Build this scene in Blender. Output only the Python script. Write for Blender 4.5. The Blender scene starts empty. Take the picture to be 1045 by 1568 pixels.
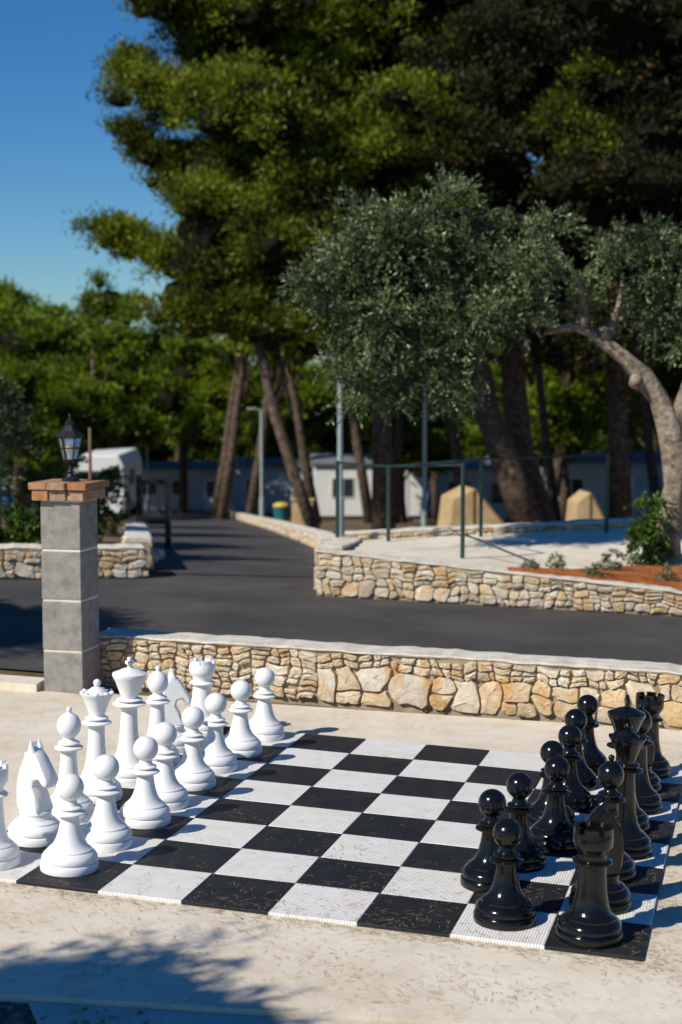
import bpy, math, random
import numpy as np
from mathutils import Matrix, Vector
R=math.radians
scene=bpy.context.scene
col=scene.collection
rng=np.random.default_rng(7)
random.seed(11)

# ------------------------------------------------------------------ terrain
def sy(y):
    if y<16: return 0.0
    if y<110: return -0.088*(y-16)
    if y<150: return -0.088*94-0.16*(y-110)
    return -0.088*94-0.16*40-0.05*(y-150)
def gz(x,y):
    return -0.0247*max(-8,min(8,x))+sy(y)

# ------------------------------------------------------------------ materials
def newmat(name):
    m=bpy.data.materials.new(name); m.use_nodes=True
    nt=m.node_tree; b=nt.nodes["Principled BSDF"]
    return m,nt,b
def N(nt,t,**k):
    n=nt.nodes.new(t)
    for a,v in k.items(): setattr(n,a,v)
    return n
def ramp(nt,stops,interp='LINEAR'):
    r=N(nt,"ShaderNodeValToRGB"); cr=r.color_ramp; cr.interpolation=interp
    while len(cr.elements)<len(stops): cr.elements.new(0.5)
    for e,(p,c) in zip(cr.elements,stops):
        e.position=p; e.color=(*c,1)
    return r
def coord(nt,scale=(1,1,1),kind='Object'):
    tc=N(nt,"ShaderNodeTexCoord"); mp=N(nt,"ShaderNodeMapping"); mp.inputs['Scale'].default_value=scale
    nt.links.new(tc.outputs[kind],mp.inputs[0]); return mp.outputs[0]
def noise(nt,vec,scale,detail=6,rough=.6):
    n=N(nt,"ShaderNodeTexNoise"); n.inputs['Scale'].default_value=scale
    n.inputs['Detail'].default_value=detail; n.inputs['Roughness'].default_value=rough
    if vec is not None: nt.links.new(vec,n.inputs['Vector'])
    return n.outputs['Fac']
def mix(nt,a,b,fac,mode='MIX'):
    m=N(nt,"ShaderNodeMix",data_type='RGBA',blend_type=mode)
    for s,v in ((m.inputs[6],a),(m.inputs[7],b),(m.inputs[0],fac)):
        if hasattr(v,'links') or hasattr(v,'is_linked'): nt.links.new(v,s)
        elif isinstance(v,(int,float)): s.default_value=v
        else: s.default_value=(*v,1)
    return m.outputs[2]
def bump(nt,b,h,strength=.3,dist=.01):
    bp=N(nt,"ShaderNodeBump"); bp.inputs['Strength'].default_value=strength; bp.inputs['Distance'].default_value=dist
    nt.links.new(h,bp.inputs['Height']); nt.links.new(bp.outputs[0],b.inputs['Normal'])
def simple(name,stops,scale=5,rough=.8,bs=.3,bd=.01,bscale=None,detail=8,spec=.3,metal=0,speck=None):
    m,nt,b=newmat(name); v=coord(nt)
    f=noise(nt,v,scale,detail); r=ramp(nt,stops); nt.links.new(f,r.inputs[0]); c=r.outputs[0]
    if speck:
        k=ramp(nt,[(speck[1],(0,0,0)),(speck[1]+.08,(1,1,1))]); nt.links.new(noise(nt,v,speck[0],8,.75),k.inputs[0]); c=mix(nt,c,speck[2],k.outputs[0])
    nt.links.new(c,b.inputs['Base Color']); b.inputs['Roughness'].default_value=rough
    b.inputs['Specular IOR Level'].default_value=spec; b.inputs['Metallic'].default_value=metal
    if bs>0: bump(nt,b,noise(nt,v,bscale or scale*4,detail),bs,bd)
    return m

def m_slab(name,ca,cb,cc,crack=.45):
    m,nt,b=newmat(name); v=coord(nt)
    r=ramp(nt,[(.3,ca),(.5,cb),(.7,cc)]); nt.links.new(noise(nt,v,1.1,10,.65),r.inputs[0])
    r2=ramp(nt,[(.38,(.84,.78,.69)),(.54,(1,1,1))]); nt.links.new(noise(nt,v,7,9,.72),r2.inputs[0])
    c=mix(nt,r.outputs[0],r2.outputs[0],.5,'MULTIPLY')
    vo=N(nt,"ShaderNodeTexVoronoi",feature='DISTANCE_TO_EDGE'); vo.inputs['Scale'].default_value=.8
    dv=N(nt,"ShaderNodeVectorMath",operation='ADD'); nz=N(nt,"ShaderNodeTexNoise"); nz.inputs['Scale'].default_value=3; nz.inputs['Detail'].default_value=6
    nt.links.new(v,nz.inputs['Vector']); nt.links.new(v,dv.inputs[0]); 
    sc=N(nt,"ShaderNodeVectorMath",operation='SCALE'); sc.inputs[3].default_value=.6
    nt.links.new(nz.outputs['Color'],sc.inputs[0]); nt.links.new(sc.outputs[0],dv.inputs[1]); nt.links.new(dv.outputs[0],vo.inputs['Vector'])
    cr=ramp(nt,[(.0,(.5,.44,.36)),(.004,(1,1,1))]); nt.links.new(vo.outputs['Distance'],cr.inputs[0])
    c=mix(nt,c,cr.outputs[0],crack,'MULTIPLY')
    fine=ramp(nt,[(.35,(.86,.84,.8)),(.6,(1,1,1))]); nt.links.new(noise(nt,v,90,4,.7),fine.inputs[0])
    c=mix(nt,c,fine.outputs[0],.55,'MULTIPLY')
    nt.links.new(c,b.inputs['Base Color']); b.inputs['Roughness'].default_value=.9; b.inputs['Specular IOR Level'].default_value=.2
    bump(nt,b,noise(nt,v,35,8,.7),.45,.004)
    return m
M_slab=m_slab("concrete_slab_mat",(.62,.53,.405),(.735,.65,.525),(.80,.73,.61),.35)
M_strip=m_slab("grey_concrete_mat",(.46,.43,.385),(.57,.535,.48),(.65,.62,.56),.2)
M_pad=m_slab("pad_mat",(.64,.56,.44),(.74,.67,.55),(.8,.74,.63),.2)
M_asph=simple("asphalt_mat",[(.3,(.042,.038,.036)),(.5,(.063,.057,.053)),(.75,(.10,.09,.08))],.9,.85,.7,.008,70,10,speck=(45,.66,(.2,.17,.13)))
M_soil=simple("soil_mat",[(.3,(.09,.055,.03)),(.5,(.17,.115,.065)),(.7,(.27,.2,.12))],.7,.95,.7,.05,6,10,.1)
M_red=simple("red_soil_mat",[(.3,(.22,.065,.02)),(.55,(.38,.13,.04)),(.75,(.44,.2,.08))],4,.95,.8,.04,12,10,.1)
M_rub=simple("debris_mat",[(.3,(.06,.045,.03)),(.5,(.16,.13,.1)),(.7,(.33,.29,.23))],22,.95,1,.03,30,10,.1)
M_mortar=simple("mortar_mat",[(.3,(.26,.2,.13)),(.7,(.42,.34,.24))],9,.95,.6,.01,50)
M_cap=simple("wall_cap_mat",[(.3,(.52,.46,.37)),(.55,(.70,.64,.53)),(.8,(.78,.73,.63))],9,.95,.9,.012,45)
M_blk=simple("concrete_block_mat",[(.3,(.20,.19,.17)),(.6,(.31,.29,.26))],14,.95,1,.007,110,8,.1)
def m_island(name,stops,vs=7,rough=.9,bs=.7,bd=.01,stain=(.6,.46,.3),stain2=None):
    m,nt,b=newmat(name); v=coord(nt)
    g=N(nt,"ShaderNodeNewGeometry"); r=ramp(nt,stops); nt.links.new(g.outputs['Random Per Island'],r.inputs[0])
    s=ramp(nt,[(.35,stain),(.6,(1,1,1))]); nt.links.new(noise(nt,v,vs,8,.65),s.inputs[0])
    c=mix(nt,r.outputs[0],s.outputs[0],.7,'MULTIPLY')
    if stain2:
        k=ramp(nt,[(.52,(0,0,0)),(.68,(1,1,1))]); nt.links.new(noise(nt,v,vs*.8+1.7,7,.6),k.inputs[0])
        c=mix(nt,c,stain2,k.outputs[0])
    s2=ramp(nt,[(.38,(.75,.72,.67)),(.58,(1.0,1.0,1.0))]); nt.links.new(noise(nt,v,vs*6,8,.75),s2.inputs[0])
    c=mix(nt,c,s2.outputs[0],.7,'MULTIPLY')
    nt.links.new(c,b.inputs['Base Color']); b.inputs['Roughness'].default_value=rough; b.inputs['Specular IOR Level'].default_value=.15
    bump(nt,b,noise(nt,v,vs*4,10,.7),bs,bd)
    return m
M_stone=m_island("limestone_mat",[(0,(.74,.65,.5)),(.2,(.82,.76,.64)),(.4,(.73,.54,.31)),(.5,(.82,.77,.66)),(.66,(.55,.49,.4)),(.82,(.75,.56,.33)),(1,(.84,.79,.68))],7,.9,.9,.014,(.68,.57,.44),(.66,.37,.14))
M_brick=m_island("brick_mat",[(0,(.45,.2,.1)),(.4,(.5,.28,.16)),(.7,(.38,.3,.24)),(1,(.55,.33,.2))],20)
M_bark=simple("bark_mat",[(.3,(.035,.025,.018)),(.5,(.10,.07,.05)),(.7,(.19,.14,.10))],6,.95,1,.04,14,8,.1)
M_obark=simple("olive_bark_mat",[(.3,(.09,.065,.045)),(.48,(.26,.21,.155)),(.65,(.42,.35,.27))],11,.95,1,.04,22,10,.1)
def m_leaf(name,stops,trans=.35,clump=1.0,rough=.5,lo=.45,island=True):
    m,nt,b=newmat(name); v=coord(nt)
    if island:
        g=N(nt,"ShaderNodeNewGeometry"); src=g.outputs['Random Per Island']
    else: src=noise(nt,v,clump*9,6,.8)
    r=ramp(nt,stops); nt.links.new(src,r.inputs[0])
    s=ramp(nt,[(.4,(lo,lo,lo*.9)),(.6,(1.15,1.1,1))]); nt.links.new(noise(nt,v,clump,4,.6),s.inputs[0])  # clump noise paints sunlit and shaded patches of foliage into the colour
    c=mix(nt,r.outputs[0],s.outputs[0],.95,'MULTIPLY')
    nt.links.new(c,b.inputs['Base Color']); b.inputs['Roughness'].default_value=rough; b.inputs['Specular IOR Level'].default_value=.25
    if not island: bump(nt,b,noise(nt,v,clump*14,6,.8),1,.3)
    if trans>0:
        t=N(nt,"ShaderNodeBsdfTranslucent"); nt.links.new(c,t.inputs[0])
        ms=N(nt,"ShaderNodeMixShader"); ms.inputs[0].default_value=trans
        nt.links.new(b.outputs[0],ms.inputs[1]); nt.links.new(t.outputs[0],ms.inputs[2])
        nt.links.new(ms.outputs[0],nt.nodes['Material Output'].inputs[0])
    return m
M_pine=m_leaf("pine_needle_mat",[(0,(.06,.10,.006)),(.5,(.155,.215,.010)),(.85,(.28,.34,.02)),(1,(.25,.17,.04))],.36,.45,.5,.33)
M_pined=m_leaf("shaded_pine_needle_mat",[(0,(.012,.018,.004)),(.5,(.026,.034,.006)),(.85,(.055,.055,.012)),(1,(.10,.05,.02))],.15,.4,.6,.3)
M_core=m_leaf("crown_shade_mat",[(.35,(.006,.009,.002)),(.6,(.022,.03,.005))],0,.5,.9,.5,False)  # solid dark cores inside crowns; the inner shade is put into the colour
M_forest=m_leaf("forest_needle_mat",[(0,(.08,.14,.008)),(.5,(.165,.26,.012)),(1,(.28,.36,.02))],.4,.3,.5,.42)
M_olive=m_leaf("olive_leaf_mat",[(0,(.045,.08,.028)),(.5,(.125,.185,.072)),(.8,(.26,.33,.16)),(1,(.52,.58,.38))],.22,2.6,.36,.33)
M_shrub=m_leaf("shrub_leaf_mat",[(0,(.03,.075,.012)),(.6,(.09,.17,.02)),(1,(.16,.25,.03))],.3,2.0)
M_straw=simple("dry_needle_mat",[(.3,(.25,.14,.05)),(.7,(.45,.3,.14))],30,.9,0)
def plastic(name,c,rough,dirt,spec=.5):
    m,nt,b=newmat(name); v=coord(nt)
    r=ramp(nt,[(.35,dirt),(.6,c)]); nt.links.new(noise(nt,v,12,8,.7),r.inputs[0])
    nt.links.new(r.outputs[0],b.inputs['Base Color'])
    rr=ramp(nt,[(.3,(rough*.7,)*3),(.7,(min(1,rough*1.5),)*3)]); nt.links.new(noise(nt,v,25,6),rr.inputs[0])
    nt.links.new(rr.outputs[0],b.inputs['Roughness']); b.inputs['Specular IOR Level'].default_value=spec
    bump(nt,b,noise(nt,v,60,4),.06,.003)
    return m
M_white=plastic("white_plastic_mat",(.84,.835,.82),.38,(.79,.775,.74))
M_black=plastic("black_plastic_mat",(.0045,.0045,.005),.13,(.008,.008,.007),.42)
def m_tile(name,c,dirt,rib,ribdark,dust,bs,d0=.5):
    m,nt,b=newmat(name); v=coord(nt)
    w=N(nt,"ShaderNodeTexWave",wave_type='BANDS',bands_direction='X'); w.inputs['Scale'].default_value=rib
    nt.links.new(v,w.inputs['Vector'])
    w2=N(nt,"ShaderNodeTexWave",wave_type='BANDS',bands_direction='Y'); w2.inputs['Scale'].default_value=rib*.6
    nt.links.new(v,w2.inputs['Vector'])
    r=ramp(nt,[(.33,dirt),(.6,c)]); nt.links.new(noise(nt,v,9,9,.72),r.inputs[0])
    rr=ramp(nt,[(.1,ribdark),(.45,(1,1,1))]); nt.links.new(w.outputs['Fac'],rr.inputs[0])
    cc=mix(nt,r.outputs[0],rr.outputs[0],.75,'MULTIPLY')
    k=ramp(nt,[(d0,(0,0,0)),(.88,(1,1,1))]); nt.links.new(noise(nt,v,3.1,10,.8),k.inputs[0])
    cc=mix(nt,cc,dust,k.outputs[0])
    nt.links.new(cc,b.inputs['Base Color']); b.inputs['Roughness'].default_value=.6; b.inputs['Specular IOR Level'].default_value=.3
    ad=N(nt,"ShaderNodeMath",operation='ADD'); nt.links.new(w.outputs['Fac'],ad.inputs[0]); nt.links.new(w2.outputs['Fac'],ad.inputs[1])
    bump(nt,b,ad.outputs[0],bs,.002)
    return m
M_tw=m_tile("white_mat_tile_mat",(.86,.84,.80),(.77,.73,.66),28,(.52,.5,.47),(.76,.69,.58),.5)
M_tb=m_tile("black_mat_tile_mat",(.014,.015,.017),(.026,.026,.025),28,(.4,.4,.4),(.06,.053,.042),.5,.54)
M_iron=simple("black_iron_mat",[(.3,(.012,.012,.013)),(.7,(.03,.03,.03))],20,.45,.1,.002,spec=.5,metal=.3)
M_green=simple("green_metal_mat",[(.3,(.012,.03,.025)),(.7,(.02,.05,.04))],10,.45,0,spec=.5)
M_galv=simple("lamp_pole_mat",[(.3,(.3,.36,.36)),(.7,(.42,.48,.47))],6,.45,0,spec=.5,metal=.2)
M_glass,_nt,_b=newmat("lantern_glass_mat"); _b.inputs['Transmission Weight'].default_value=.85; _b.inputs['Roughness'].default_value=.15; _b.inputs['Base Color'].default_value=(.85,.85,.8,1)
M_bulb=simple("bulb_mat",[(.3,(.78,.78,.75)),(.7,(.82,.82,.8))],4,.3,0)
M_home=simple("mobile_home_wall_mat",[(.3,(.62,.63,.6)),(.7,(.74,.74,.7))],.8,.6,.1,.01)
M_home2=simple("mobile_home_blue_mat",[(.3,(.30,.37,.42)),(.7,(.42,.5,.55))],.8,.6,.1,.01)
M_roof=simple("roof_mat",[(.3,(.12,.13,.14)),(.7,(.2,.2,.21))],2,.7,.1,.01)
M_win=simple("window_glass_mat",[(.3,(.015,.02,.025)),(.7,(.03,.04,.05))],2,.12,0,spec=.7)
M_frame=simple("frame_mat",[(.3,(.6,.6,.58)),(.7,(.7,.7,.68))],3,.5,0)
M_tarp=simple("canvas_mat",[(.3,(.40,.27,.13)),(.7,(.55,.40,.21))],3,.9,.4,.02)
M_bin=simple("bin_mat",[(.3,(.02,.12,.13)),(.7,(.03,.17,.18))],3,.5,0)
M_yel=simple("bin_lid_mat",[(.3,(.5,.38,.04)),(.7,(.6,.45,.05))],3,.5,0)
M_wood=simple("wood_mat",[(.3,(.16,.1,.05)),(.7,(.28,.19,.1))],6,.8,.3,.01)
def m_sea():
    m,nt,b=newmat("sea_mat"); v=coord(nt)
    b.inputs['Base Color'].default_value=(.01,.09,.2,1); b.inputs['Roughness'].default_value=.3
    bump(nt,b,noise(nt,v,.4,6),.6,.4); return m
M_sea=m_sea()

# ------------------------------------------------------------------ mesh builder
class MB:
    def __init__(s): s.v=[];s.f=[];s.m=[]
    def add(s,vs,fs,mi=0):
        o=len(s.v); s.v.extend([tuple(a) for a in vs]); s.f.extend([tuple(i+o for i in f) for f in fs]); s.m.extend([mi]*len(fs))
    def box(s,c,size,mi=0,rz=0.0,rot=None):
        hx,hy,hz=[a/2 for a in size]
        vs=[(x,y,z) for z in(-hz,hz) for y in(-hy,hy) for x in(-hx,hx)]
        M=(rot if rot is not None else Matrix.Rotation(rz,3,'Z'))
        vs=[tuple(M@Vector(p)+Vector(c)) for p in vs]
        s.add(vs,[(0,2,3,1),(4,5,7,6),(0,1,5,4),(2,6,7,3),(0,4,6,2),(1,3,7,5)],mi)
    def tube(s,pts,rad,seg=8,mi=0,cap=True,jit=0):
        pts=[Vector(p) for p in pts]; n=len(pts); vs=[];fs=[]
        up=Vector((0.13,1,0.07)).normalized()
        for i,p in enumerate(pts):
            t=(pts[min(i+1,n-1)]-pts[max(i-1,0)]).normalized()
            a=t.cross(up); 
            if a.length<.05: a=t.cross(Vector((1,0,0)))
            a.normalize(); b=t.cross(a)
            for k in range(seg):
                an=2*math.pi*k/seg; rr=rad[i]*(1+(random.uniform(-jit,jit) if jit else 0))
                vs.append(p+a*math.cos(an)*rr+b*math.sin(an)*rr)
        for i in range(n-1):
            for k in range(seg):
                k2=(k+1)%seg; fs.append((i*seg+k,i*seg+k2,(i+1)*seg+k2,(i+1)*seg+k))
        if cap: fs.append(tuple(range(seg))[::-1]); fs.append(tuple((n-1)*seg+k for k in range(seg)))
        s.add(vs,fs,mi)
    def lathe(s,prof,seg=40,mi=0,c=(0,0,0)):
        vs=[];fs=[]
        for r,z in prof:
            for k in range(seg):
                a=2*math.pi*k/seg; vs.append((c[0]+r*math.cos(a),c[1]+r*math.sin(a),c[2]+z))
        n=len(prof)
        for i in range(n-1):
            for k in range(seg):
                k2=(k+1)%seg; fs.append((i*seg+k,i*seg+k2,(i+1)*seg+k2,(i+1)*seg+k))
        s.add(vs,fs,mi)
    def obj(s,name,mats,smooth=False,parent=None,link=True,angle=None):
        me=bpy.data.meshes.new(name); me.from_pydata(s.v,[],s.f)
        for m in mats: me.materials.append(m)
        me.polygons.foreach_set('material_index',s.m)
        if smooth: me.polygons.foreach_set('use_smooth',[True]*len(s.f))
        me.update()
        if angle: me.set_sharp_from_angle(angle=R(angle))
        o=bpy.data.objects.new(name,me)
        if link: col.objects.link(o)
        if parent: o.parent=parent
        return o
def empty(name,loc=(0,0,0)):
    e=bpy.data.objects.new(name,None); e.location=loc; e.empty_display_size=.2; col.objects.link(e); return e
def quads_obj(name,V,mats,parent=None,link=True):
    n=len(V); me=bpy.data.meshes.new(name)
    me.vertices.add(n*4); me.vertices.foreach_set('co',V.reshape(-1).astype(np.float32))
    me.loops.add(n*4); me.loops.foreach_set('vertex_index',np.arange(n*4,dtype=np.int32))
    me.polygons.add(n); me.polygons.foreach_set('loop_start',np.arange(0,n*4,4,dtype=np.int32))
    try: me.polygons.foreach_set('loop_total',np.full(n,4,dtype=np.int32))
    except Exception: pass
    for m in mats: me.materials.append(m)
    me.update(calc_edges=True)
    o=bpy.data.objects.new(name,me)
    if link: col.objects.link(o)
    if parent: o.parent=parent
    return o
def nrm(a): return a/np.maximum(np.linalg.norm(a,axis=-1,keepdims=True),1e-9)
def leafquads(P,D,L,W):
    n=len(P); rnd=rng.normal(size=(n,3)); S=nrm(np.cross(D,rnd))*W[:,None]*.5
    tip=P+D*L[:,None]; mid=P+D*(L*.45)[:,None]
    return np.stack([P,mid+S,tip,mid-S],1)
import bmesh
_b=bmesh.new(); bmesh.ops.create_icosphere(_b,subdivisions=2,radius=1); _b.verts.ensure_lookup_table()
ICOV=np.array([v.co[:] for v in _b.verts]); ICOF=[tuple(v.index for v in f.verts) for f in _b.faces]; _b.free()
def blob(mb,c,r,flat=.85,j=.22):
    V=ICOV*(1+rng.uniform(-j,j,size=(len(ICOV),1)))*r*np.array([1,1,flat])+np.array(c)
    mb.add([tuple(v) for v in V],ICOF)

# ------------------------------------------------------------------ foliage generators
def pine_lobes(lobes,dens=16,needles=34,L=.2,W=.05,spread=.19,flat=.8,kid=1.0,coremb=None,corek=.62):
    out=[]
    for (x,y,z,r) in lobes:
        c0=np.array([x,y,z]); nk=int((6+4.5*r)*kid)
        kd=nrm(rng.normal(size=(nk,3))+np.array([0,-.15,.12])); kc=c0+kd*r*rng.uniform(.55,.98,size=(nk,1))*np.array([1,1,flat]); kr=r*rng.uniform(.22,.44,size=nk)
        kr=np.clip(kr,.28,1.0)
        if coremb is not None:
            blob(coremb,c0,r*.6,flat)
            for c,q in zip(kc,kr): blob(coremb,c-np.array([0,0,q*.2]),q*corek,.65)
        for c,q in zip(kc,kr):
            n=int(dens*q*q*4)+5
            d=nrm(rng.normal(size=(n,3))+np.array([0,0,.35]))
            C=c+d*q*rng.uniform(.65,1.15,size=(n,1))*np.array([1.15,1.15,.58])
            far=rng.random(n)<.16; C[far]+=d[far]*q*.45
            m=n*needles
            P=np.repeat(C,needles,0)+rng.normal(size=(m,3))*spread*np.array([1,1,.55])
            outd=np.repeat(d,needles,0)
            D=nrm(outd*.6+np.array([0,0,.5])+rng.normal(size=P.shape)*.55)
            out.append(leafquads(P,D,rng.uniform(.6,1.2,m)*L,rng.uniform(.7,1.3,m)*W))
    return np.concatenate(out)
def olive_lobes(lobes,twigs=300,per=16,L=.052,W=.014,tl=.28):
    out=[]
    for (x,y,z,r) in lobes:
        n=int(twigs*(r/.5)**2)+8; c=np.array([x,y,z])
        ns=8; sd=nrm(rng.normal(size=(ns,3))); sc=c+sd*r*.68; sr=r*rng.uniform(.22,.48,size=ns)
        idx=rng.integers(0,ns,n); d=nrm(rng.normal(size=(n,3))+np.array([0,0,.2]))
        P0=sc[idx]+d*(sr[idx]*rng.uniform(.2,.9,size=n))[:,None]; T=nrm(d+sd[idx]*.5+rng.normal(size=(n,3))*.35+np.array([0,0,.3]))
        ln=rng.uniform(.5,1.3,size=n)*tl*min(1,(r/.4)**.5)
        t=np.tile(np.linspace(.08,1,per),n)
        P=np.repeat(P0,per,0)+np.repeat(T*ln[:,None],per,0)*t[:,None]+np.array([0,0,-.07])*(t**2)[:,None]
        D=nrm(np.repeat(T,per,0)*.75+nrm(rng.normal(size=P.shape))*.75)
        out.append(leafquads(P,D,rng.uniform(.7,1.2,len(P))*L,rng.uniform(.8,1.3,len(P))*W))
    return np.concatenate(out)

# ------------------------------------------------------------------ ground, sea
def sheet(name,xs,ys,f,mat):
    mb=MB(); vs=[(x,y,f(x,y)) for y in ys for x in xs]; nx=len(xs)
    fs=[(j*nx+i,j*nx+i+1,(j+1)*nx+i+1,(j+1)*nx+i) for j in range(len(ys)-1) for i in range(nx-1)]
    mb.add(vs,fs); return mb.obj(name,[mat])
sheet("ground",[-250,-120,-60,-30,-15,-8,-4,0,4,8,15,30,60,120,250],[-60,-30,-10,0,5,10,16,25,40,60,85,110,130,150,200],lambda x,y:gz(x,y)-.03,M_soil)
sea=MB(); sea.add([(-9000,120,-14.2),(9000,120,-14.2),(9000,12000,-14.2),(-9000,12000,-14.2)],[(0,1,2,3)]); sea.obj("sea",[M_sea])
TH=-0.2732; cu,su=math.cos(TH),math.sin(TH)
U=np.array([cu,su]); Vv=np.array([-su,cu]); B0=np.array([-1.6715,6.2088]); S=.36
def bp(u,v): p=B0+U*u*S+Vv*v*S; return float(p[0]),float(p[1])
def poly_strip(name,left,right,off,mat,thick=0):
    mb=MB(); vs=[];fs=[]
    for (a,b) in zip(left,right):
        for t in (0,.25,.5,.75,1):
            x=a[0]+(b[0]-a[0])*t; y=a[1]+(b[1]-a[1])*t; vs.append((x,y,gz(x,y)+off))
    n=len(left)
    for i in range(n-1):
        for k in range(4): fs.append((i*5+k,i*5+k+1,(i+1)*5+k+1,(i+1)*5+k))
    if thick:
        o=len(vs); vs+= [(x,y,z-thick) for x,y,z in vs[:o]]
        for k in range(4): fs.append((k,k+o,k+1+o,k+1)); q=(n-1)*5+k; fs.append((q,q+1,q+1+o,q+o))
        for i in range(n-1): fs.append((i*5,(i+1)*5,(i+1)*5+o,i*5+o)); q=i*5+4; fs.append((q,q+o,q+5+o,q+5))
    mb.add(vs,fs); return mb.obj(name,[mat])
wy=lambda x:9.70-.243*x
poly_strip("concrete_slab",[(-4.2,5.30),(-4.2,8),(-4.2,10.3)],[(6,4.35),(6,6.5),(6,wy(6)+.2)],0,M_slab,.12)
poly_strip("concrete_path",[(-.62,3.0),(-.78,4.3),(-1.05,4.995)],[(6,3.0),(6,3.6),(6,4.335)],-.018,M_strip,.1)
poly_strip("debris_bed",[(-6,0),(-6,4),(-6,5.4)],[(-.3,0),(-.6,3.9),(-1.0,5.0)],-.026,M_rub)
poly_strip("kerb",[(-4.2,10.30),(-4.2,10.52)],[(-1.97,9.80),(-1.94,10.02)],.05,M_pad,.09)
def ext(x): return wy(x)+.33
poly_strip("road",[(-14,ext(-14)),(-8,ext(-8)),(-4,ext(-4)),(-2,ext(-2)),(0,ext(0)),(3,ext(3)),(8,ext(8)),(30,ext(30))],
   [(-14,15.9),(-8,15.9),(-4,15.9),(-2,15.9),(-.2,15.9),(3,14.2),(8,12.8),(30,8.5)],-.012,M_asph)
poly_strip("road",[(-2.1,15.7),(-2.12,16),(-3.3,25),(-5.2,40),(-7.8,60),(-11.1,85),(-12.2,93)],
   [(-.2,15.7),(-.2,16),(-.42,25),(-1.8,40),(-3.9,60),(-6.5,85),(-7.4,93)],-.004,M_asph)

# ------------------------------------------------------------------ stone walls
def warp(s,z,k): 
    return (.016*math.sin(7*s+14*z+k)+.011*math.sin(19*s+27*z+k*2)+.006*math.sin(41*s-33*z+k), .014*math.sin(8*s+k*3+5*z)+.010*math.sin(21*s+k+9*z)+.005*math.sin(47*s+k))
def split(r,mw,mh,out):
    s0,s1,z0,z1=r; w=s1-s0;h=z1-z0
    if w>mw*random.uniform(.75,1.3):
        t=random.uniform(.35,.65)*w+s0; split((s0,t,z0,z1),mw,mh,out); split((t,s1,z0,z1),mw,mh,out)
    elif h>mh*random.uniform(.8,1.4):
        t=random.uniform(.38,.62)*h+z0; split((s0,s1,z0,t),mw,mh,out); split((s0,s1,t,z1),mw,mh,out)
    else: out.append(r)
def stone_face(mb,p0,p1,nv,h0,h1,zf,k,big=.2,small=.075,proud=.03,mi=0,bigfrac=.58):
    Ls=math.dist(p0,p1); rects=[]; s=0
    while s<Ls-.02:
        w=min(random.uniform(.35,.6),Ls-s)
        if Ls-s-w<.12: w=Ls-s
        bf=bigfrac(s/Ls) if callable(bigfrac) else bigfrac
        t=max(0.02,random.uniform(bf-.12,bf+.12))
        if t>.15: split((s,s+w,0,t),big*1.15,big/ h0,rects)
        else: t=0
        split((s,s+w,t,1),small*2.4,small/h0,rects)
        s+=w
    for (s0,s1,z0,z1) in rects:
        H=lambda s:h0+(h1-h0)*s/Ls
        n=24; cx=(s0+s1)/2; cz=(z0+z1)/2; gap=random.uniform(.003,.007); a=(s1-s0)/2-gap; hm=H(cx); b=(z1-z0)/2*hm-gap
        if a<.008 or b<.008: continue
        cut=[min(a,b)*random.uniform(.1,.6) for _ in range(4)]
        poly=[(a,-b+cut[0]),(a,b-cut[1]),(a-cut[1]*random.uniform(.6,1.5),b),(-a+cut[2]*random.uniform(.6,1.5),b),(-a,b-cut[2]),(-a,-b+cut[3]),(-a+cut[3]*random.uniform(.6,1.5),-b),(a-cut[0]*random.uniform(.6,1.5),-b)]
        ring=[]
        for i in range(8):
            q0=poly[i];q1=poly[(i+1)%8]
            for t in (0,.33,.67):
                ring.append((q0[0]+(q1[0]-q0[0])*t+random.uniform(-.0025,.0025),q0[1]+(q1[1]-q0[1])*t+random.uniform(-.0025,.0025)))
        ds=random.uniform(-.3,.3);dz=random.uniform(-.35,.35); pr=proud*random.uniform(.6,1.4)
        vs=[]
        for lvl,(sc,dep) in enumerate(((1,-.012),(1,pr*.55),(.94,pr*.9),(.55,pr*1.0),(.2,pr*1.02))):
            for (xx,zz) in ring:
                sx=cx+xx*sc; z=cz*hm+zz*sc; wx,wz=warp(sx,z,k); sx+=wx; z=min(max(z+wz,.004),hm-.002)
                dd=dep+(xx*sc*ds+zz*sc*dz)*.3*(lvl>0)+(random.uniform(-.004,.004) if lvl>1 else 0)
                t=sx/Ls; x=p0[0]+(p1[0]-p0[0])*t; y=p0[1]+(p1[1]-p0[1])*t
                vs.append((x+nv[0]*dd,y+nv[1]*dd,zf(x,y)+z))
        fs=[(l*n+i,l*n+(i+1)%n,(l+1)*n+(i+1)%n,(l+1)*n+i) for l in range(4) for i in range(n)]
        fs.append(tuple(4*n+i for i in range(n)))
        mb.add(vs,fs,mi)
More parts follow.
